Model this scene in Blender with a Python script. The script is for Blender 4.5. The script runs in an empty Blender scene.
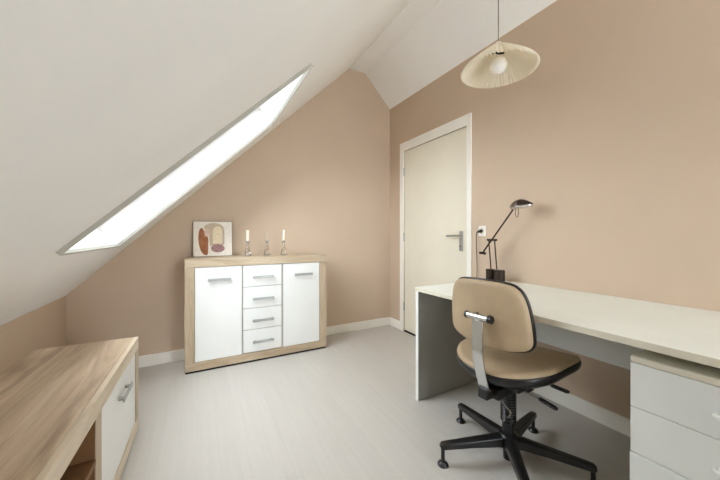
import bpy, bmesh, math, random
from mathutils import Vector, Matrix
random.seed(4)
C = bpy.context.scene.collection
PI = math.pi

# ------------------------------------------------------------------ materials
def s2l(c):
    return tuple(((v/255)/12.92 if v/255 <= .04045 else ((v/255+.055)/1.055)**2.4) for v in c) + (1,)

def base_mat(name, col, rough=.5, metal=0, spec=.5):
    m = bpy.data.materials.new(name); m.use_nodes = True
    b = m.node_tree.nodes['Principled BSDF']
    b.inputs['Base Color'].default_value = s2l(col)
    b.inputs['Roughness'].default_value = rough
    b.inputs['Metallic'].default_value = metal
    b.inputs['Specular IOR Level'].default_value = spec
    return m, m.node_tree, b

def plain(name, col, rough=.5, metal=0, spec=.5, vary=.03, scale=6, bump=0, bscale=200):
    """one colour with a faint procedural mottling and an optional fine bump"""
    m, t, b = base_mat(name, col, rough, metal, spec)
    N = t.nodes.new; L = t.links.new
    tc = N('ShaderNodeTexCoord')
    n = N('ShaderNodeTexNoise'); n.inputs['Scale'].default_value = scale; n.inputs['Detail'].default_value = 3
    L(tc.outputs['Object'], n.inputs['Vector'])
    r = N('ShaderNodeValToRGB')
    r.color_ramp.elements[0].position = .3; r.color_ramp.elements[1].position = .7
    r.color_ramp.elements[0].color = s2l([max(0, v*(1-vary)) for v in col])
    r.color_ramp.elements[1].color = s2l([min(255, v*(1+vary)) for v in col])
    L(n.outputs['Fac'], r.inputs['Fac']); L(r.outputs['Color'], b.inputs['Base Color'])
    if bump:
        n2 = N('ShaderNodeTexNoise'); n2.inputs['Scale'].default_value = bscale; n2.inputs['Detail'].default_value = 2
        L(tc.outputs['Object'], n2.inputs['Vector'])
        bp = N('ShaderNodeBump'); bp.inputs['Strength'].default_value = bump; bp.inputs['Distance'].default_value = .002
        L(n2.outputs['Fac'], bp.inputs['Height']); L(bp.outputs['Normal'], b.inputs['Normal'])
    return m

def oak(name, axis, cols, grain=1.0, seed=0, contrast=1.0):
    """light oak laminate, the grain running along one axis"""
    m, t, b = base_mat(name, cols[1], .45, 0, .35)
    N = t.nodes.new; L = t.links.new
    tc = N('ShaderNodeTexCoord')
    mp = N('ShaderNodeMapping')
    sc = [13*grain]*3; sc['xyz'.index(axis)] = 1.3*grain
    mp.inputs['Scale'].default_value = sc; mp.inputs['Location'].default_value = (seed, seed*.7, seed*1.3)
    L(tc.outputs['Object'], mp.inputs['Vector'])
    n = N('ShaderNodeTexNoise'); n.inputs['Scale'].default_value = 1; n.inputs['Detail'].default_value = 8
    n.inputs['Roughness'].default_value = .6; n.inputs['Distortion'].default_value = 1.5
    L(mp.outputs['Vector'], n.inputs['Vector'])
    r = N('ShaderNodeValToRGB'); e = r.color_ramp.elements
    e[0].position = .5-.2/contrast; e[0].color = s2l(cols[0])
    e[1].position = .5+.18/contrast; e[1].color = s2l(cols[2])
    k = e.new(.5); k.color = s2l(cols[1])
    L(n.outputs['Fac'], r.inputs['Fac'])
    mp2 = N('ShaderNodeMapping'); sc2 = [120*grain]*3; sc2['xyz'.index(axis)] = 5*grain
    mp2.inputs['Scale'].default_value = sc2
    L(tc.outputs['Object'], mp2.inputs['Vector'])
    n2 = N('ShaderNodeTexNoise'); n2.inputs['Scale'].default_value = 1; n2.inputs['Detail'].default_value = 3
    L(mp2.outputs['Vector'], n2.inputs['Vector'])
    r2 = N('ShaderNodeValToRGB'); r2.color_ramp.elements[0].position = .3; r2.color_ramp.elements[1].position = .6
    r2.color_ramp.elements[0].color = (.82, .8, .78, 1); r2.color_ramp.elements[1].color = (1, 1, 1, 1)
    L(n2.outputs['Fac'], r2.inputs['Fac'])
    mx = N('ShaderNodeMix'); mx.data_type = 'RGBA'; mx.blend_type = 'MULTIPLY'; mx.inputs['Factor'].default_value = .45
    L(r.outputs['Color'], mx.inputs['A']); L(r2.outputs['Color'], mx.inputs['B'])
    L(mx.outputs['Result'], b.inputs['Base Color'])
    return m

def laminate_floor():
    m, t, b = base_mat('pale_grey_laminate', (190, 185, 177), .42, 0, .4)
    N = t.nodes.new; L = t.links.new
    tc = N('ShaderNodeTexCoord')
    mp = N('ShaderNodeMapping'); mp.inputs['Rotation'].default_value = (0, 0, PI/2)
    L(tc.outputs['Object'], mp.inputs['Vector'])
    br = N('ShaderNodeTexBrick')
    br.inputs['Color1'].default_value = s2l((190, 185, 177)); br.inputs['Color2'].default_value = s2l((193, 188, 180))
    br.inputs['Mortar'].default_value = s2l((186, 181, 173))
    br.inputs['Scale'].default_value = 1; br.inputs['Mortar Size'].default_value = .0012
    br.inputs['Brick Width'].default_value = 1.3; br.inputs['Row Height'].default_value = .19; br.offset = .4
    L(mp.outputs['Vector'], br.inputs['Vector'])
    mp2 = N('ShaderNodeMapping'); mp2.inputs['Scale'].default_value = (45, 2.2, 1)
    L(tc.outputs['Object'], mp2.inputs['Vector'])
    n = N('ShaderNodeTexNoise'); n.inputs['Scale'].default_value = 1; n.inputs['Detail'].default_value = 6
    L(mp2.outputs['Vector'], n.inputs['Vector'])
    r = N('ShaderNodeValToRGB'); r.color_ramp.elements[0].position = .3; r.color_ramp.elements[1].position = .7
    r.color_ramp.elements[0].color = (.93, .925, .92, 1); r.color_ramp.elements[1].color = (1, 1, 1, 1)
    L(n.outputs['Fac'], r.inputs['Fac'])
    mx = N('ShaderNodeMix'); mx.data_type = 'RGBA'; mx.blend_type = 'MULTIPLY'; mx.inputs['Factor'].default_value = .8
    L(br.outputs['Color'], mx.inputs['A']); L(r.outputs['Color'], mx.inputs['B'])
    L(mx.outputs['Result'], b.inputs['Base Color'])
    return m

def pane_mat():
    m = bpy.data.materials.new('window_glass'); m.use_nodes = True
    t = m.node_tree; t.nodes.clear(); N = t.nodes.new; L = t.links.new
    o = N('ShaderNodeOutputMaterial'); mx = N('ShaderNodeMixShader')
    f = N('ShaderNodeFresnel'); f.inputs['IOR'].default_value = 1.25
    tr = N('ShaderNodeBsdfTransparent'); tr.inputs['Color'].default_value = (.95, .96, .955, 1)
    g = N('ShaderNodeBsdfGlossy'); g.inputs['Roughness'].default_value = .0
    L(f.outputs['Fac'], mx.inputs['Fac']); L(tr.outputs['BSDF'], mx.inputs[1]); L(g.outputs['BSDF'], mx.inputs[2])
    L(mx.outputs['Shader'], o.inputs['Surface'])
    return m

def clear_glass():
    m, t, b = base_mat('clear_candle_glass', (238, 236, 230), .03)
    b.inputs['Transmission Weight'].default_value = 1; b.inputs['IOR'].default_value = 1.45
    return m

def shade_mat():
    m = bpy.data.materials.new('pleated_shade_paper'); m.use_nodes = True
    t = m.node_tree; t.nodes.clear(); N = t.nodes.new; L = t.links.new
    o = N('ShaderNodeOutputMaterial'); mx = N('ShaderNodeMixShader'); mx.inputs['Fac'].default_value = .5
    tc = N('ShaderNodeTexCoord'); n = N('ShaderNodeTexNoise'); n.inputs['Scale'].default_value = 30
    r = N('ShaderNodeValToRGB'); r.color_ramp.elements[0].color = s2l((248, 243, 232)); r.color_ramp.elements[1].color = s2l((253, 250, 241))
    L(tc.outputs['Object'], n.inputs['Vector']); L(n.outputs['Fac'], r.inputs['Fac'])
    d = N('ShaderNodeBsdfDiffuse'); tr = N('ShaderNodeBsdfTranslucent')
    L(r.outputs['Color'], d.inputs['Color']); L(r.outputs['Color'], tr.inputs['Color'])
    L(d.outputs['BSDF'], mx.inputs[1]); L(tr.outputs['BSDF'], mx.inputs[2]); L(mx.outputs['Shader'], o.inputs['Surface'])
    return m

M = dict(
    wall=plain('terracotta_beige_paint', (202, 181, 159), .85, 0, .2, .012, 2.5, .15, 350),
    ceil=plain('warm_white_ceiling_paint', (244, 243, 240), .85, 0, .2, .008, 2, .12, 300),
    trim=plain('white_trim_paint', (241, 237, 228), .4, 0, .4, .01),
    door=plain('cream_door_paint', (230, 223, 204), .45, 0, .4, .012, 3),
    white=plain('white_laminate', (231, 231, 227), .35, 0, .45, .008),
    white_edge=plain('cream_laminate_edge', (216, 210, 192), .45, 0, .4, .012),
    desk=plain('off_white_desk_laminate', (229, 231, 222), .33, 0, .45, .012, 4),
    desk_grey=plain('desk_side_grey', (158, 157, 150), .45, 0, .4, .012, 4),  # side panels a darker grey than the desktop
    drawer=plain('cool_white_drawer_laminate', (222, 224, 221), .4, 0, .45, .01),
    alu=plain('brushed_aluminium', (172, 172, 169), .38, .7, .5, .03, 20),
    rail=plain('grey_window_rail', (176, 172, 160), .6, .0, .4, .02),
    chrome=plain('polished_chrome', (205, 205, 203), .22, 1, .5, .02, 12),
    black=plain('black_plastic', (24, 23, 23), .3, 0, .5, .1, 40),
    plinth_gapshade=plain('dark_plinth_and_gap_shade', (34, 30, 27), .7, 0, .2, .05),  # plinth colour, also the shade painted under the door
    tan=plain('tan_upholstery', (180, 158, 128), .5, 0, .4, .03, 9, .12, 500),
    brown=plain('dark_bronze_metal', (52, 40, 32), .35, .5, .5, .05, 30),
    lampgrey=plain('satin_grey_metal', (112, 100, 90), .35, .6, .5, .05, 30),
    reflector=plain('pale_reflector', (214, 206, 200), .25, .7, .5, .02),
    cord=plain('grey_cord', (120, 112, 100), .6, 0, .4, .03),
    cord_dark=plain('brown_grey_cord', (92, 82, 72), .6, 0, .4, .03),
    candle=plain('ivory_wax', (244, 236, 216), .5, 0, .4, .01),
    candle_dim=plain('beige_wax', (196, 180, 158), .5, 0, .4, .01),
    bulb=plain('opal_glass', (246, 244, 238), .25, 0, .5, .005),
    floor=laminate_floor(), pane=pane_mat(), glass=clear_glass(), shade=shade_mat(),
    canvas=plain('canvas_ground', (234, 227, 216), .8, 0, .2, .02, 30),
    art_brown=plain('print_rust_brown', (168, 112, 78), .8, 0, .2, .14, 18),
    art_taupe=plain('print_taupe', (200, 182, 158), .8, 0, .2, .04, 18),
    art_cream=plain('print_cream', (232, 218, 188), .8, 0, .2, .03, 60),
    art_pink=plain('print_pale_pink', (221, 194, 180), .8, 0, .2, .03, 18),
    art_plum=plain('print_plum', (158, 124, 122), .8, 0, .2, .16, 90),
    frame_dark=plain('thin_dark_frame', (98, 84, 70), .5, 0, .4, .03),
    inner=plain('shaded_niche_brown', (118, 84, 54), .6, 0, .3, .06, 8),  # brown boards, darkened to carry the shade inside the niche
)
OAKC = [(148, 126, 102), (197, 174, 147), (219, 202, 178)]
OAKP = [(164, 145, 119), (186, 166, 139), (202, 185, 160)]
M['oak_x'] = oak('oak_laminate_crosswise', 'x', OAKP, 1.2, 3)
M['oak_y'] = oak('oak_laminate_lengthwise', 'y', OAKC, .62, 7, .95)
M['oak_y2'] = oak('oak_laminate_edge', 'y', [(196, 178, 152), (212, 196, 172), (222, 208, 186)], 1.3, 5)
M['oak_z'] = oak('oak_laminate_upright', 'z', OAKP, 1.3, 9)

# ------------------------------------------------------------------ mesh builder
OFF = {}
class MB:
    def __init__(s): s.bm = bmesh.new(); s.mi = 0
    def face(s, vs):
        try:
            f = s.bm.faces.new(vs); f.material_index = s.mi; return f
        except ValueError: return None
    def box(s, x0, x1, y0, y1, z0, z1, mat=None):
        p = [(x, y, z) for z in (z0, z1) for y in (y0, y1) for x in (x0, x1)]
        if mat: p = [mat @ Vector(q) for q in p]
        v = [s.bm.verts.new(q) for q in p]
        for f in ((0,2,3,1),(4,5,7,6),(0,1,5,4),(2,6,7,3),(0,4,6,2),(1,3,7,5)): s.face([v[i] for i in f])
        return s
    def rings(s, rings, close=True, cap=True):
        rs = [[s.bm.verts.new(p) for p in r] for r in rings]
        for a, b in zip(rs, rs[1:]):
            n = len(a)
            for i in range(n if close else n-1):
                j = (i+1) % n
                s.face([a[i], a[j], b[j], b[i]])
        if cap:
            if len(rs[0]) > 2: s.face(list(reversed(rs[0]))); s.face(rs[-1])
        return s
    def tube(s, pts, r, seg=10):
        pts = [Vector(p) for p in pts]; rr = r if isinstance(r, (list, tuple)) else [r]*len(pts)
        out = []; up = None
        for i, p in enumerate(pts):
            d = (pts[min(i+1, len(pts)-1)]-pts[max(i-1, 0)]).normalized()
            if up is None: up = Vector((0,0,1)) if abs(d.z) < .9 else Vector((1,0,0))
            a = d.cross(up).normalized(); b = a.cross(d).normalized(); up = b
            out.append([p+(a*math.cos(t)+b*math.sin(t))*rr[i] for t in [2*PI*k/seg for k in range(seg)]])
        return s.rings(out)
    def lathe(s, prof, c=(0,0,0), seg=32, cap=True):
        return s.rings([[Vector(c)+Vector((r*math.cos(2*PI*k/seg), r*math.sin(2*PI*k/seg), z)) for k in range(seg)] for r, z in prof], cap=cap)
    def bar(s, pts, w, t, side):
        """flat strip along pts; side = width direction"""
        side = Vector(side).normalized(); pts = [Vector(p) for p in pts]; out = []
        ww = w if isinstance(w, (list, tuple)) else [w]*len(pts); tt = t if isinstance(t, (list, tuple)) else [t]*len(pts)
        for i, p in enumerate(pts):
            d = (pts[min(i+1, len(pts)-1)]-pts[max(i-1, 0)]).normalized(); n = d.cross(side).normalized()
            a = side*ww[i]/2; b = n*tt[i]/2
            out.append([p-a-b, p+a-b, p+a+b, p-a+b])
        return s.rings(out)
    def build(s, name, mats, parent=None, smooth=False, bevel=0, seg=2, subsurf=0):
        bmesh.ops.recalc_face_normals(s.bm, faces=s.bm.faces)
        off = OFF.get(parent.name, Vector()) if parent else Vector()
        for v in s.bm.verts: v.co -= off
        me = bpy.data.meshes.new(name); s.bm.to_mesh(me); s.bm.free()
        for m in (mats if isinstance(mats, (list, tuple)) else [mats]): me.materials.append(m)
        for p in me.polygons: p.use_smooth = bool(smooth)
        o = bpy.data.objects.new(name, me); C.objects.link(o)
        if parent: o.parent = parent; OFF[o.name] = off
        if bevel:
            b = o.modifiers.new('bevel', 'BEVEL'); b.width = bevel; b.segments = seg; b.limit_method = 'ANGLE'; b.angle_limit = .6
        if subsurf:
            q = o.modifiers.new('subsurf', 'SUBSURF'); q.levels = q.render_levels = subsurf
        if smooth == 'auto':
            me.set_sharp_from_angle(angle=.7)
        return o

def tag(o, label, cat, group=None):
    o['label'] = label; o['category'] = cat
    if group: o['group'] = group
    return o
def thing(name, loc, label, cat, group=None, rz=None):
    o = bpy.data.objects.new(name, None); C.objects.link(o); o.empty_display_size = .1
    o.location = loc
    if rz is None: OFF[o.name] = Vector(loc)
    else: o.rotation_euler = (0, 0, rz)
    return tag(o, label, cat, group)
def struct(o): o['kind'] = 'structure'; return o
def box(name, m, parent, *b, bevel=.0015, **k): return MB().box(*b).build(name, m, parent, bevel=bevel, **k)
def copy_tree(o, parent=None):
    c = o.copy(); C.objects.link(c)
    if parent: c.parent = parent
    for ch in list(o.children): copy_tree(ch, c)
    return c
def spline(pts, n=8, closed=True):
    out = []; N = len(pts)
    for i in range(N if closed else N-1):
        g = lambda k: Vector(pts[k % N] if closed else pts[min(max(k, 0), N-1)])
        p0, p1, p2, p3 = g(i-1), g(i), g(i+1), g(i+2)
        for k in range(n):
            t = k/n
            out.append(.5*((2*p1)+(p2-p0)*t+(2*p0-5*p1+4*p2-p3)*t*t+(3*p1-p0-3*p2+p3)*t**3))
    if not closed: out.append(Vector(pts[-1]))
    return out

# ------------------------------------------------------------------ room
XL, XR, YB, YR = -.841, 1.988, 2.932, -1.7
ZE, ZF, XF1, XF2, ZR = .611, 2.867, 1.454, 1.652, 2.527
K = (ZF-ZE)/(XF1-XL)                                   # pitch of the left slope
AL = math.atan(K); US = Vector((math.cos(AL), 0, math.sin(AL))); NS = Vector((-math.sin(AL), 0, math.cos(AL)))   # up the slope; out of the roof
def roof(x, y, d=0): return Vector((x, y, ZE+K*(x-XL)))+NS*d

struct(MB().box(XL-.2, XR+.2, YR-.2, YB+.2, -.12, 0).build('floor', M['floor']))

PROF = [(XL, 0), (XL, ZE), (XF1, ZF), (XF2, ZF), (XR, ZR), (XR, 0)]
def gable(y0, y1, hole=None):
    b = MB(); prof = [(XL-.15, -.1), (XL-.15, ZE+.1), (XF1, ZF+.25), (XF2, ZF+.25), (XR+.15, ZR+.2), (XR+.15, -.1)]
    if not hole:
        b.rings([[Vector((x, y0, z)) for x, z in prof], [Vector((x, y1, z)) for x, z in prof]])
    else:
        hx0, hx1, hz0, hz1 = hole
        zt = lambda x: ZE+.1+(ZF+.15-ZE)*(x-XL+.15)/(XF1-XL+.15)
        for poly in ([(XL-.15, -.1), (XL-.15, ZE+.1), (hx0, zt(hx0)), (hx0, -.1)],
                     [(hx1, -.1), (hx1, ZF+.25), (XF2, ZF+.25), (XR+.15, ZR+.2), (XR+.15, -.1)],
                     [(hx0, -.1), (hx0, hz0), (hx1, hz0), (hx1, -.1)],
                     [(hx0, hz1), (hx0, zt(hx0)), (XF1 if XF1 < hx1 else hx1, ZF+.25), (hx1, ZF+.25), (hx1, hz1)]):
            b.rings([[Vector((x, y0, z)) for x, z in poly], [Vector((x, y1, z)) for x, z in poly]])
    return b
struct(gable(YB, YB+.15).build('wall_back', M['wall']))
RW = (.75, 1.92, .12, 2.42)  # opening for the added window, sized to brighten the ceiling
struct(gable(YR-.15, YR, RW).build('wall_rear', M['wall']))
struct(MB().box(XL-.15, XL, YR, YB, -.1, ZE).build('wall_left', M['wall']))
DY0, DY1, DZ = 1.778, 2.655, 1.968                     # door opening in the right wall
b = MB()
b.box(XR, XR+.15, YR, DY0, -.1, ZR); b.box(XR, XR+.15, DY1, YB, -.1, ZR); b.box(XR, XR+.15, DY0, DY1, DZ, ZR)
b.box(XR+.06, XR+.15, DY0, DY1, -.1, DZ)
struct(b.build('wall_right', M['wall']))

# ceiling: left slope with the skylight opening, flat strip, right slope
SX0, SX1, SY0, SY1 = -.452, .515, 1.505, 2.43
T = .22
b = MB()
def slab(x0, x1, y0, y1):
    b.rings([[roof(x0, y0), roof(x1, y0), roof(x1, y1), roof(x0, y1)], [roof(x0, y0, T), roof(x1, y0, T), roof(x1, y1, T), roof(x0, y1, T)]])
slab(XL-.12, SX0, YR, YB); slab(SX1, XF1, YR, YB); slab(SX0, SX1, YR, SY0); slab(SX0, SX1, SY1, YB)
b.box(XF1-.005, XF2+.005, YR, YB, ZF, ZF+.16)
r0, r1 = Vector((XF2, 0, ZF)), Vector((XR+.1, 0, ZF+(ZR-ZF)*(XR+.1-XF2)/(XR-XF2)))
for_r = [r0, r1, r1+Vector((0, 0, .2)), r0+Vector((0, 0, .2))]
b.rings([[p+Vector((0, YR, 0)) for p in for_r], [p+Vector((0, YB, 0)) for p in for_r]])
struct(b.build('ceiling', M['ceil']))

def sbox(b, x0, x1, y0, y1, d0, d1):
    b.rings([[roof(x0, y0, d0), roof(x1, y0, d0), roof(x1, y1, d0), roof(x0, y1, d0)], [roof(x0, y0, d1), roof(x1, y0, d1), roof(x1, y1, d1), roof(x0, y1, d1)]])
    return b
def skylight(name, y0, y1):
    w = bpy.data.objects.new(name, None); C.objects.link(w); w.location = roof(SX0, y0); struct(w); OFF[w.name] = Vector(w.location)
    b = MB(); LP, LT = -.018, .007
    sbox(b, SX0-LT, SX1+LT, y0-LT, y0-.0005, LP, 0); sbox(b, SX0-LT, SX1+LT, y1+.0005, y1+LT, LP, 0)
    sbox(b, SX0-LT, SX0-.0005, y0, y1, LP, 0); sbox(b, SX1+.0005, SX1+LT, y0, y1, LP, 0)
    b.build('lip', M['rail'], w, bevel=.001)
    b = MB(); fw = .018
    sbox(b, SX0+.001, SX0+fw, y0+.001, y1-.001, .15, .2); sbox(b, SX1-fw, SX1-.001, y0+.001, y1-.001, .15, .2)
    sbox(b, SX0+fw, SX1-fw, y0+.001, y0+fw*1.4, .15, .2); sbox(b, SX0+fw, SX1-fw, y1-fw*1.4, y1-.001, .15, .2)
    b.build('sash', M['trim'], w, bevel=.002)
    sbox(MB(), SX0+fw+.001, SX1-fw-.001, y0+fw*1.4+.001, y1-fw*1.4-.001, .17, .176).build('pane', M['pane'], w)
skylight('window_1', SY0, SY1)

# unseen window added in the rear gable for fill light
w2 = bpy.data.objects.new('added_fill_window', None); C.objects.link(w2); w2.location = (RW[0], YR-.1, RW[2]); struct(w2); OFF[w2.name] = Vector(w2.location)
b = MB()
for x in (RW[0]+.001, (RW[0]+RW[1])/2-.03, RW[1]-.061): b.box(x, x+.06, YR-.13, YR-.06, RW[2]+.001, RW[3]-.001)
for z in (RW[2]+.001, RW[3]-.061): b.box(RW[0]+.062, (RW[0]+RW[1])/2-.031, YR-.13, YR-.06, z, z+.06); b.box((RW[0]+RW[1])/2+.031, RW[1]-.062, YR-.13, YR-.06, z, z+.06)
b.build('fill_window_frame', M['trim'], w2, bevel=.003)
MB().box(RW[0]+.062, (RW[0]+RW[1])/2-.031, YR-.1, YR-.094, RW[2]+.062, RW[3]-.062).build('pane', M['pane'], w2)
MB().box((RW[0]+RW[1])/2+.031, RW[1]-.062, YR-.1, YR-.094, RW[2]+.062, RW[3]-.062).build('pane', M['pane'], w2)
MB().box(RW[0]-.05, RW[1]+.05, YR+.001, YR+.16, RW[2]-.03, RW[2]-.002).build('fill_window_sill', M['trim'], w2, bevel=.003)

# baseboards
BB, BT = .09, .014
struct(box('baseboard_back', M['trim'], None, XL, XR, YB-BT, YB, 0, BB, bevel=.003))
struct(box('baseboard_right', M['trim'], None, XR-BT, XR, YR, 1.728, 0, BB, bevel=.003))
struct(box('baseboard_corner', M['trim'], None, XR-BT, XR, 2.72, YB-BT, 0, BB, bevel=.003)); bpy.data.objects['baseboard_corner'].name = 'baseboard_right_2'
struct(box('baseboard_left', M['trim'], None, XL, XL+BT, YR, YB-BT, 0, BB, bevel=.003))

# door
d = bpy.data.objects.new('door_1', None); C.objects.link(d); d.location = (XR, (DY0+DY1)/2, 0); struct(d); OFF[d.name] = Vector(d.location)
b = MB()
b.box(XR-.014, XR, DY1, 2.716, 0, 2.06); b.box(XR-.014, XR, 1.732, DY0, 0, 2.06); b.box(XR-.014, XR, DY0, DY1, DZ, 2.06)
b.build('door_frame', M['trim'], d, bevel=.003)
box('door_leaf', M['door'], d, XR+.004, XR+.044, DY0+.004, DY1-.004, .016, DZ-.004, bevel=.002)
box('under_door_shade', M['plinth_gapshade'], d, XR-.004, XR+.058, DY0+.001, DY1-.001, 0, .008, bevel=.001)  # dark strip painting the shade in the gap under the door
for z in (.277, 1.03, 1.74):
    MB().tube([(XR-.003, DY1-.001, z-.045), (XR-.003, DY1-.001, z+.045)], .0075, 10).build('hinge', M['alu'], d, smooth='auto')
hp = box('lock_plate', M['alu'], d, XR-.006, XR+.004, 1.828, 1.866, .915, 1.085, bevel=.003)
b = MB(); b.tube([(XR-.006, 1.85, 1.045), (XR-.05, 1.85, 1.045)], .009, 12); b.tube([(XR-.05, 1.842, 1.045), (XR-.05, 1.9, 1.046), (XR-.048, 1.972, 1.043)], .009, 12)
b.build('lever', M['alu'], hp, smooth='auto')
MB().tube([(XR-.0062, 1.85, .955), (XR-.009, 1.85, .955)], .006, 10).build('keyhole', M['black'], hp)

# ------------------------------------------------------------------ sideboard against the back wall
S0, S1, SYF, SYB, SH = -.086, 1.054, 2.602, 2.912, .868
sb = thing('sideboard', ((S0+S1)/2, 2.757, 0), 'pale oak framed sideboard with two white doors and four white drawers', 'sideboard')
box('top_panel', M['oak_x'], sb, S0, S1, SYF, SYB, .804, SH)
box('bottom_panel', M['oak_x'], sb, S0, S1, SYF, SYB, .016, .076)
box('side_panel', M['oak_z'], sb, S0, S0+.066, SYF, SYB, .0765, .8035)
box('side_panel', M['oak_z'], sb, S1-.066, S1, SYF, SYB, .0765, .8035)
box('plinth', M['plinth_gapshade'], sb, S0+.004, S1-.004, SYF+.008, SYB-.004, 0, .0155)
box('back_panel', M['white'], sb, S0+.067, S1-.067, SYB-.012, SYB-.004, .077, .803)
for x in (.3185, .6425): box('partition', M['rail'], sb, x, x+.0075+.004*(x > .5), SYF+.012, SYB-.013, .077, .803)
def handle(x0, x1, z, par):
    b = MB(); b.box(x0, x1, SYF-.024, SYF-.018, z-.011, z+.011)
    b.box(x0+.012, x0+.03, SYF-.018, SYF+.0055, z-.006, z+.006); b.box(x1-.03, x1-.012, SYF-.018, SYF+.0055, z-.006, z+.006)
    b.build('handle', M['alu'], par, bevel=.002)
for x0, x1, hx in ((-.0185, .3175, .152), (.6555, .9865, .832)):
    dr = box('door', M['white'], sb, x0, x1, SYF+.006, SYF+.024, .079, .8015, bevel=.002)
    handle(hx-.083, hx+.083, .703, dr)
Z = [.8015, .623, .4445, .268, .079]
for a, c in zip(Z, Z[1:]):
    dr = box('drawer', M['white'], sb, .328, .6405, SYF+.006, SYF+.024, c+.003, a-.001, bevel=.002)
    handle(.485-.086, .485+.086, a-.098 if a > .8 else a-.101, dr)

# picture leaning on the wall
def picture():
    ang = math.radians(7)
    t = thing('canvas_picture', (.118, 2.855, SH), 'abstract print of brown leaf and cream arch leaning on the wall', 'picture')
    mt = Matrix.Translation((-.035, 2.862, SH)) @ Matrix.Rotation(-ang, 4, 'X')
    W, Hh = .306, .306
    MB().box(0, W, 0, .018, .001, Hh, mt).build('frame', M['frame_dark'], t, bevel=.001)
    b = MB()
    def poly(pts, lay, mi):
        b.mi = mi
        vs = [b.bm.verts.new(mt @ Vector((u*W, -.0012-lay*.0004, v*Hh))) for u, v in pts]
        b.face(vs)
    b.mi = 0; b.box(.003, W-.003, -.001, -.0002, .004, Hh-.004, mt)
    def ell(cu, cv, ru, rv, a0=0, a1=2*PI, n=32): return [(cu+ru*math.cos(a0+(a1-a0)*k/n), cv+rv*math.sin(a0+(a1-a0)*k/n)) for k in range(n+(a1-a0 < 6))]
    poly([(.27, .80), (.30, .87), (.40, .93), (.55, .95), (.68, .92), (.76, .85), (.79, .74), (.79, .34), (.74, .3), (.42, .3), (.40, .6), (.36, .66)], 0, 1)
    poly(ell(.335, .66, .075, .13), 1, 2)
    leaf = [p[:] for p in spline([(.22, .80), (.27, .72), (.30, .58), (.375, .53), (.375, .30), (.365, .08), (.32, .04), (.24, .09), (.17, .24), (.135, .45), (.14, .64), (.17, .76)], 5)]
    poly([(p[0], p[1]) for p in [Vector((q[0], q[1])) for q in leaf]], 2, 3)
    poly([(.49, .36)]+[(.73, .36), (.74, .6)]+ell(.615, .72, .12, .13, 0, PI, 14)+[(.49, .6)], 1, 4)
    poly(ell(.62, .225, .175, .115), 3, 5)
    b.build('print', [M['canvas'], M['art_taupe'], M['art_pink'], M['art_brown'], M['art_cream'], M['art_plum']], t)
def Vector2(*a): return Vector((a[0], a[1], 0))
_sp = spline
def spline(pts, n=8, closed=True): return _sp([Vector(p).to_3d() if len(p) == 2 else Vector(p) for p in pts], n, closed)
picture()

# candle holders
def holder():
    t = thing('candlestick', (.382, 2.75, SH), 'left glass candlestick, nearest the abstract print, with a white candle', 'candlestick', 'glass candlesticks on the sideboard')
    MB().lathe([(.0, .0005), (.038, .0005), (.039, .004), (.033, .007), (.0, .007)], (.382, 2.75, SH), 28, cap=False).build('base', M['alu'], t, smooth='auto')
    MB().lathe([(.0, .0075), (.029, .0075), (.026, .02), (.017, .06), (.0105, .1), (.009, .112), (.0, .112)], (.382, 2.75, SH), 28, cap=False).build('stem', M['glass'], t, smooth='auto')
    MB().lathe([(.0, .1125), (.010, .1125), (.0145, .118), (.0155, .134), (.0138, .134), (.0128, .12), (.0, .12)], (.382, 2.75, SH), 28, cap=False).build('cup', M['alu'], t, smooth='auto')
    return t
h0 = holder()
h1 = copy_tree(h0); h1.location.x = .547; h1['label'] = 'middle glass candlestick of the three, its candle dim beige'
h2 = copy_tree(h0); h2.location.x = .694; h2['label'] = 'right glass candlestick, farthest from the print, with an ivory candle'
def candle(x, r, h, mat, label):
    t = thing('taper_candle', (x, 2.75, SH+.1205), label, 'candle', 'candles in the glass candlesticks')
    c = (x, 2.75, SH+.1205)
    MB().lathe([(.0, 0), (r*.95, 0), (r, .02), (r*.9, h-.004), (r*.6, h), (0, h)], c, 20, cap=False).build('wax', mat, t, smooth='auto')
    MB().tube([(x, 2.75, c[2]+h+.0003), (x+.001, 2.75, c[2]+h+.008)], .001, 6).build('wick', M['black'], t)
candle(.382, .0118, .105, M['candle'], 'thick white candle in the left candlestick beside the print')
candle(.547, .0065, .088, M['candle_dim'], 'thin beige candle in the middle candlestick')
candle(.694, .0078, .11, M['candle'], 'slim ivory candle in the right candlestick')

# ------------------------------------------------------------------ low cabinet along the knee wall
LX0, LX1, LY0, LY1, LH = -.688, -.282, .42, 2.005, .5
lb = thing('lowboard', (LX1, 2.005, 0), 'low oak cabinet with white door beside the low left wall', 'cabinet')
box('top_panel', M['oak_y'], lb, LX0, LX1-.02, LY0, LY1, .44, LH)
box('front_edge', M['oak_y2'], lb, LX1-.0195, LX1, LY0, LY1, .44, LH)
box('bottom_panel', M['oak_y2'], lb, LX0, LX1, LY0, LY1, .012, .07)
box('plinth', M['plinth_gapshade'], lb, LX0+.005, LX1-.006, LY0+.005, LY1-.005, 0, .0115)
for y in (LY0, LY1-.066): box('side_panel', M['oak_z'], lb, LX0, LX1, y, y+.066, .0705, .4395)
for y in (1.298, .6):
    pt = box('partition', M['inner'], lb, LX0+.01, LX1-.006, y, y+.063, .0705, .4395)
    box('edge_strip', M['oak_z'], pt, LX1-.0055, LX1-.002, y, y+.063, .0705, .4395)
box('back_panel', M['inner'], lb, LX0+.001, LX0+.009, LY0+.067, LY1-.067, .071, .439)
box('shelf', M['inner'], lb, LX0+.011, LX1-.0015, .664, 1.297, .287, .305)
dr = box('door', M['white'], lb, LX1-.022, LX1-.004, 1.3625, LY1-.068, .073, .437)
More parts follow.
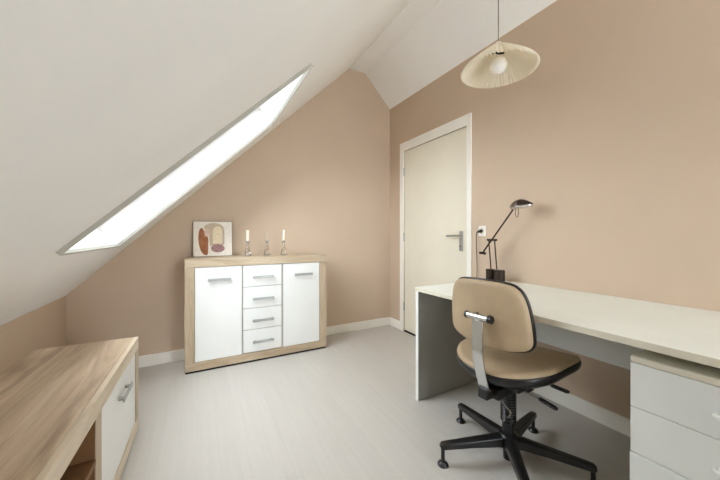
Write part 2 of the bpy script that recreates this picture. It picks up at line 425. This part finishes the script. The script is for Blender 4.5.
b = MB(); b.box(LX1+.016, LX1+.022, 1.575, 1.735, .348, .37); b.box(LX1-.003, LX1+.016, 1.587, 1.605, .353, .365); b.box(LX1-.003, LX1+.016, 1.705, 1.723, .353, .365)
b.build('handle', M['alu'], dr, bevel=.002)
dr = box('door', M['white'], lb, LX1-.022, LX1-.004, LY0+.068, .598, .073, .437)

lb.location = (LX1, 2.005, 0); lb.rotation_euler.z = math.radians(-1.1)
# ------------------------------------------------------------------ desk along the right wall
DX0, DX1, DYN, DYF, DH, DT = 1.225, 1.986, -.25, 1.517, .719, .025
dk = thing('desk', (1.6, .63, 0), 'long white desk along the right wall by the door', 'desk')
box('desktop', M['desk'], dk, DX0, DX1, DYN, DYF, DH-DT, DH, bevel=.002)
box('edge_strip', M['white_edge'], dk, DX0-.0025, DX0-.0003, DYN, DYF, DH-DT+.001, DH-.001, bevel=.0006)
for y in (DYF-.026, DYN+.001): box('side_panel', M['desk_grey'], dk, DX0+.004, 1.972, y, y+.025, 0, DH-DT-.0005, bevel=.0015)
box('modesty_panel', M['white'], dk, 1.945, 1.963, DYN+.027, DYF-.027, .36, DH-DT-.0005)

# drawer pedestal
PX0, PX1, PY0, PY1, PH = 1.262, 1.84, .03, .447, .653
for y in (DYF-.026, DYN+.001): box('side_panel_edge', M['white'], dk, DX0+.0012, DX0+.0037, y, y+.025, 0, DH-DT-.0005, bevel=.0005)
pd = thing('drawer_pedestal', (1.55, .24, 0), 'white three drawer pedestal under the near end of the desk', 'drawer unit')
box('top_panel', M['white_edge'], pd, PX0-.002, PX1, PY0, PY1, .632, PH, bevel=.004)
box('body', M['white_edge'], pd, PX0+.019, PX1-.004, PY0+.002, PY1-.002, .02, .6315)
for i, (z0, z1) in enumerate(((.487, .6305), (.3375, .485), (.03, .3355))):
    dx = .006 if i == 2 else 0
    dr = box('drawer', M['drawer'], pd, PX0-dx, PX0+.0185, PY0+.002, PY1+.0, z0, z1, bevel=.0015)
    zc = (.553, .403, .2)[i]; x = PX0-dx
    MB().tube(spline([(x+.001, .258, zc), (x-.010, .258, zc), (x-.018, .249, zc), (x-.020, .215, zc), (x-.018, .181, zc), (x-.010, .172, zc), (x+.001, .172, zc)], 4, False), .0068, 10).build('handle', M['white'], dr, smooth='auto')
for x in (PX0+.05, PX1-.06):
    for y in (PY0+.04, PY1-.04): MB().lathe([(.018, 0), (.018, .0195)], (x, y, 0), 14).build('caster', M['black'], pd, smooth='auto')

# ------------------------------------------------------------------ office chair
CH = thing('office_chair', (1.275, .9, 0), 'tan swivel office chair with black five star base and chrome back bar', 'chair', rz=math.radians(5))
PHI = [13, 85, 157, 229, 301]
for a in PHI:
    r = Matrix.Rotation(math.radians(a-5), 4, 'Z')
    b = MB(); out = []
    for q, wd, zt, zb in ((.03, .055, .126, .075), (.06, .05, .123, .08), (.17, .044, .115, .082), (.285, .036, .107, .079), (.318, .034, .104, .078), (.328, .02, .096, .082)):
        out.append([r @ Vector((q, -wd/2, zb)), r @ Vector((q, wd/2, zb)), r @ Vector((q, wd/2*.95, zt-.006)), r @ Vector((q, wd/2*.55, zt)), r @ Vector((q, -wd/2*.55, zt)), r @ Vector((q, -wd/2*.95, zt-.006))])
    b.rings(out)
    lg = b.build('leg', M['black'], CH, smooth='auto', bevel=.002)
    p = r @ Vector((.315, 0, 0))
    MB().lathe([(.0, .0), (.022, .0), (.0245, .006), (.02, .014), (.009, .02), (.0085, .081), (0, .081)], p, 20, cap=False).build('glide', M['black'], lg, smooth='auto')
MB().lathe([(0, .012), (.022, .012), (.024, .07), (.044, .074), (.044, .122), (.036, .13), (.0265, .134), (.0265, .185), (.0, .185)], (0, 0, 0), 28, cap=False).build('hub', M['black'], CH, smooth='auto')
pr = [(0, .1855), (.031, .1855)]
for k in range(12):
    z = .19+k*.0122
    pr += [(.033, z), (.0345, z+.003), (.033, z+.006), (.028, z+.0085), (.028, z+.0105)]
pr += [(.031, .338), (0, .338)]
MB().lathe(pr, (0, 0, 0), 28, cap=False).build('bellows', M['black'], CH, smooth=True)
b = MB(); b.box(-.15, .13, -.045, .045, .3385, .385); b.box(-.11, .11, -.11, .11, .3855, .4115); b.box(.0, .05, -.095, .095, .352, .372)
b.build('mechanism', M['black'], CH, bevel=.006)

def pillow(b, outline, rows, fn):
    """outline [(a,b)], rows of (scale-inset, h) from one centre to the other; fn maps (a,b,h) to 3D"""
    ca = sum(p[0] for p in outline)/len(outline); cb = sum(p[1] for p in outline)/len(outline)
    rs = []
    for sc, h in rows:
        rs.append([b.bm.verts.new(fn(ca+(p[0]-ca)*sc, cb+(p[1]-cb)*sc, h)) for p in outline])
    for x, y in zip(rs, rs[1:]):
        n = len(x)
        for i in range(n): b.face([x[i], x[(i+1) % n], y[(i+1) % n], y[i]])
    for ring, rev in ((rs[0], True), (rs[-1], False)):
        b.face(list(reversed(ring)) if rev else ring)
    return b
# seat
SO = [(-.195, .015), (-.18, .12), (-.12, .195), (-.03, .235), (.09, .24), (.20, .24), (.262, .215), (.30, .12), (.312, .015)]
SO = SO+[(u, .03-w) for u, w in reversed(SO[1:-1])]
SO = [(p.x, p.y) for p in spline(SO, 6)]
def seatmap(a, w, h):
    q = (w-.015)
    return (a, w, h+.5*q*q-.35*max(0, a-.2)**1.5 - .012*math.exp(-((a+.02)/.16)**2)*math.exp(-(q/.12)**2))
b = MB(); pillow(b, SO, [(.3, .445), (.95, .445), (.99, .452), (1.0, .462), (.99, .472), (.96, .479), (.9, .482), (.75, .484), (.55, .485), (.3, .485), (.08, .485)], seatmap)
seat = b.build('seat', M['tan'], CH, smooth=True)
b = MB(); pillow(b, SO, [(.3, .412), (.8, .412), (.92, .415), (.985, .425), (1.008, .44), (1.012, .456), (.999, .462), (.9, .4445), (.3, .4445)], seatmap)
b.build('seat_shell', M['black'], CH, smooth=True)
# backrest
BO = [(0, .560), (.09, .565), (.155, .580), (.183, .602), (.190, .64), (.183, .73), (.169, .795), (.144, .833), (.105, .848), (0, .853)]
BO = BO+[(-a, z) for a, z in reversed(BO[1:-1])]
BO = [(p.x, p.y) for p in spline(BO, 6)]
UB = -.165
def backmap(a, z, h): return (UB+h+.75*a*a-.10*(z-.70)*1.0, a+.014, z)
b = MB(); pillow(b, BO, [(.2, -.024), (.6, -.023), (.85, -.021), (.95, -.0195), (.985, -.014), (1, -.002), (1, .012), (.985, .019), (.93, .022), (.6, .024), (.2, .024)], backmap)
br = b.build('backrest', M['tan'], CH, smooth=True)
pts = [Vector(backmap(a*1.004, .70+(z-.70)*1.006, .014)) for a, z in BO]
b = MB(); rings = []
n = len(pts)
for i, p in enumerate(pts):
    d_ = (pts[(i+1) % n]-pts[i-1]).normalized(); a_ = Vector((1, 0, 0)); c_ = a_.cross(d_).normalized(); a2 = d_.cross(c_)
    rings.append([p+a2*.0095*math.cos(t)+c_*.006*math.sin(t) for t in [2*PI*k/8 for k in range(8)]])
rings.append(rings[0])
b.rings(rings, cap=False); b.build('piping', M['black'], br, smooth=True)
# chrome back bar with cross tube
ub = UB-.055
b = MB(); b.bar(spline([(-.174, 0, .38), (-.19, 0, .40), (-.222, 0, .50), (-.232, 0, .545), (-.232, 0, .60), (-.230, 0, .69)], 5, False), .05, .009, (0, 1, 0))
b.build('back_bar', M['chrome'], CH, smooth='auto', bevel=.002)
MB().tube([(-.232, -.05, .704), (-.232, .05, .704)], .0125, 18).build('cross_tube', M['chrome'], CH, smooth='auto')
MB().tube([(-.232, -.0505, .704), (-.232, -.066, .704)], .0165, 18).build('clamp_knob', M['black'], CH, smooth='auto')
MB().tube([(-.232, .0505, .704), (-.232, .058, .704)], .0155, 18).build('clamp_knob', M['black'], CH, smooth='auto')
for q in (-.03, .03): MB().tube([(-.224, q, .705), (UB-.022, q, .705)], .007, 12).build('bracket', M['black'], CH, smooth='auto')
b = MB(); b.box(-.2, -.155, -.024, .024, .345, .392); b.build('bar_socket', M['black'], CH, bevel=.006)
# levers
for (p0, p1, p2) in (((.03, -.096, .366), (.075, -.15, .392), (.085, -.215, .386)), ((-.03, -.05, .368), (-.062, -.165, .382), (-.068, -.235, .374))):
    l = MB().tube(spline([p0, p1, p2], 5, False), .0032, 8).build('lever', M['alu'], CH, smooth='auto')
    q1 = Vector(p1); q2 = Vector(p2)
    MB().bar([q1, q1+(q2-q1)*.1, q1+(q2-q1)*.9, q2+(q2-q1)*.05], [.012, .017, .017, .012], [.008, .012, .012, .008], (1, 0, 0)).build('lever_grip', M['black'], l, bevel=.002)
MB().tube(spline([(-.13, -.03, .345), (-.11, -.052, .31), (-.072, -.05, .275), (-.045, -.03, .235), (-.03, -.012, .215)], 6, False), .003, 8).build('cable', M['cord'], CH, smooth=True)

# ------------------------------------------------------------------ desk lamp
LX = 1.85
dl = thing('desk_lamp', (LX, 1.41, DH), 'slim dark desk lamp with tilted arm at far end of desk', 'lamp')
b = MB(); out = []
for z in (DH+.0004, DH+.006): out.append([(LX+.055*math.cos(t), 1.41+.092*math.sin(t), z) for t in [2*PI*k/36 for k in range(36)]])
b.rings(out).build('base_plate', M['brown'], dl, smooth='auto', bevel=.0015)
for y, r, h in ((1.447, .031, .088), (1.375, .037, .088)):
    MB().lathe([(r, .0065), (r, h-.003), (r-.003, h), (.0, h)], (LX, y, DH), 28).build('transformer_can', M['brown'], dl, smooth='auto')
for y0, y1 in ((1.443, 1.461), (1.395, 1.413)):
    MB().tube([(LX, y0, DH+.0885), (LX, y1, 1.012)], .0045, 10).build('upright_rod', M['brown'], dl, smooth='auto')
MB().tube([(LX-.0, 1.395, 1.016), (LX, 1.473, 1.016)], .0075, 12).build('pivot_bar', M['brown'], dl, smooth='auto')
MB().tube([(LX-.012, 1.505, .92), (LX-.012, 1.256, 1.228)], .0055, 12).build('arm', M['brown'], dl, smooth='auto')
MB().tube([(LX-.012, 1.482, .917), (LX-.012, 1.528, .920)], .0095, 12).build('counterweight', M['brown'], dl, smooth='auto')
# head: a leaf-shaped hood, open underneath
hd0, hd1 = Vector((LX-.012, 1.275, 1.232)), Vector((LX-.012, 1.128, 1.246))
def hood(inset, t0, t1, n=14, m=14):
    rows = []
    for i in range(n+1):
        t = t0+(t1-t0)*i/n
        ax = hd0.lerp(hd1, t)
        wv = .052*math.sin(PI*min(.995, max(.02, .1+.9*t)))**.8*(1-.12*t)-inset
        hv = .048*(math.sin(PI*min(.99, .14+.86*t))**.9)*(1.05-.25*t)-inset
        wv = max(wv, .002); hv = max(hv, .002)
        rows.append([ax+Vector((wv*math.cos(a), 0, hv*math.sin(a))) for a in [PI*k/m for k in range(m+1)]])
    return rows
def shellpart(name, t0, t1, mat, par):
    b = MB(); o = hood(0, t0, t1); i_ = hood(.003, t0, t1)
    b.rings([o_r+list(reversed(i_r)) for o_r, i_r in zip(o, i_)]); return b.build(name, mat, par, smooth='auto')
hood_o = shellpart('lamp_head', .46, 1, M['brown'], dl)
shellpart('head_collar', 0, .458, M['lampgrey'], hood_o)
b = MB(); rr = []
for i in range(11):
    t = .05+.87*i/10; ax = hd0.lerp(hd1, t); wv = max(.003, .052*math.sin(PI*min(.995, .1+.9*t))**.8*(1-.12*t)-.006)
    rr.append([ax+Vector((wv*math.cos(a), 0, .014*math.sin(a)-.004)) for a in [2*PI*k/16 for k in range(16)]])
b.rings(rr).build('reflector', M['reflector'], hood_o, smooth=True)
MB().tube(spline([(LX-.012, 1.243, 1.228), (LX-.012, 1.245, 1.185), (LX-.012, 1.236, 1.168), (LX-.012, 1.226, 1.185), (LX-.012, 1.224, 1.228)], 6, False), .002, 8).build('grip_loop', M['brown'], hood_o, smooth=True)

# wall socket and the lamp's plug and cord
so = thing('wall_socket', (XR, 1.635, 1.078), 'white wall socket beside the door frame above the desk', 'socket')
box('cover_plate', M['trim'], so, XR-.012, XR, 1.592, 1.658, 1.04, 1.125, bevel=.004)
MB().tube([(XR-.0121, 1.625, 1.082), (XR-.016, 1.625, 1.082)], .024, 24).build('socket_ring', M['white_edge'], so, smooth='auto')
pl = MB().tube([(XR-.0165, 1.625, 1.082), (XR-.03, 1.625, 1.082), (XR-.039, 1.631, 1.079), (XR-.041, 1.645, 1.074)], [.014, .014, .009, .006], 14).build('plug', M['black'], dl, smooth='auto')
MB().tube(spline([(XR-.041, 1.6465, 1.073), (XR-.038, 1.657, 1.05), (XR-.03, 1.662, .97), (XR-.022, 1.664, .86), (XR-.02, 1.664, .76), (XR-.024, 1.66, .66), (XR-.022, 1.6, .6), (XR-.02, 1.54, .66), (XR-.018, 1.524, .715), (XR-.022, 1.506, .7232), (XR-.045, 1.48, .7232), (LX+.038, 1.455, .7232)], 6, False), .0032, 8).build('power_cord', M['cord_dark'], dl, smooth=True)

# ------------------------------------------------------------------ pendant lamp
PXc, PYc = 1.562, 1.167
pn = thing('pendant_lamp', (PXc, PYc, ZF), 'cream pleated pendant lamp hanging on a thin cord from the ceiling', 'lamp')
MB().lathe([(0, -.032), (.02, -.03), (.042, -.012), (.045, -.0005), (0, -.0005)], (PXc, PYc, ZF), 28, cap=False).build('ceiling_cup', M['trim'], pn, smooth='auto')
MB().tube([(PXc, PYc, ZF-.0325), (PXc, PYc, 2.1905)], .003, 8).build('cord', M['cord'], pn, smooth='auto')
seg = 136
def ring(r, z, amp):
    return [(PXc+(r+amp*(1 if k % 2 else -1))*math.cos(2*PI*k/seg), PYc+(r+amp*(1 if k % 2 else -1))*math.sin(2*PI*k/seg), z+amp*.5*(1 if k % 2 else -1)) for k in range(seg)]
PR = [(.02, 2.178, .0005), (.05, 2.156, .0015), (.10, 2.118, .003), (.15, 2.078, .0042), (.18, 2.052, .005), (.198, 2.033, .0058), (.207, 2.018, .0064)]
b = MB(); b.rings([ring(*p) for p in PR], cap=False)
sh = b.build('shade', M['shade'], pn, smooth=False)
sl = sh.modifiers.new('thickness', 'SOLIDIFY'); sl.thickness = .0012
MB().lathe([(0, 2.19), (.012, 2.19), (.018, 2.182), (.018, 2.135), (.016, 2.128), (0, 2.128)], (PXc, PYc, 0), 24, cap=False).build('lamp_holder', M['shade'], pn, smooth='auto')
MB().tube([(PXc-.045, PYc+.002, 2.112), (PXc-.03, PYc-.006, 2.116), (PXc-.016, PYc-.012, 2.1115), (PXc+.012, PYc-.028, 2.115)], .006, 8).build('shade_clip', M['black'], pn, smooth='auto')
MB().lathe([(0, .0)]+[(.049*math.sin(PI*k/18), .049-.049*math.cos(PI*k/18)) for k in range(1, 17)]+[(.013, .103), (.013, .118), (0, .118)], (PXc, PYc, 2.004), 32, cap=False).build('bulb', M['bulb'], pn, smooth='auto')

# ------------------------------------------------------------------ daylight
wd = bpy.data.worlds.new('sky'); bpy.context.scene.world = wd; wd.use_nodes = True
bg = wd.node_tree.nodes['Background']; bg.inputs['Color'].default_value = (.92, .99, 1.08, 1); bg.inputs['Strength'].default_value = 10.4
def portal(loc, rot, sx, sy):
    l = bpy.data.lights.new('daylight_portal', 'AREA'); l.shape = 'RECTANGLE'; l.size = sx; l.size_y = sy; l.cycles.is_portal = True
    o = bpy.data.objects.new('daylight_portal', l); C.objects.link(o); o.location = loc; o.rotation_euler = rot
xm = (SX0+SX1)/2
for y0, y1 in ((SY0, SY1),):
    portal(roof(xm, (y0+y1)/2, .21), (0, -AL, 0), (SX1-SX0)/math.cos(AL), y1-y0)
portal(((RW[0]+RW[1])/2, YR-.14, (RW[2]+RW[3])/2), (-PI/2, 0, 0), RW[1]-RW[0], RW[3]-RW[2])

# ------------------------------------------------------------------ camera
cd = bpy.data.cameras.new('camera'); cam = bpy.data.objects.new('camera', cd); C.objects.link(cam)
cam.location = (0, 0, 1.05); cam.rotation_euler = (PI/2, 0, -.4966)
cd.sensor_width = 36; cd.lens = 299.742/720*36; cd.shift_y = -(240-235.18)/720; cd.clip_start = .02
sc = bpy.context.scene; sc.camera = cam
vs = sc.view_settings; vs.view_transform = 'Standard'; vs.look = 'None'; vs.gamma = 1; vs.exposure = 0; vs.use_curve_mapping = False
sc.cycles.max_bounces = 16; sc.cycles.diffuse_bounces = 10; sc.cycles.transparent_max_bounces = 12
sc.cycles.sample_clamp_indirect = 8
sc.cycles.use_denoising = True
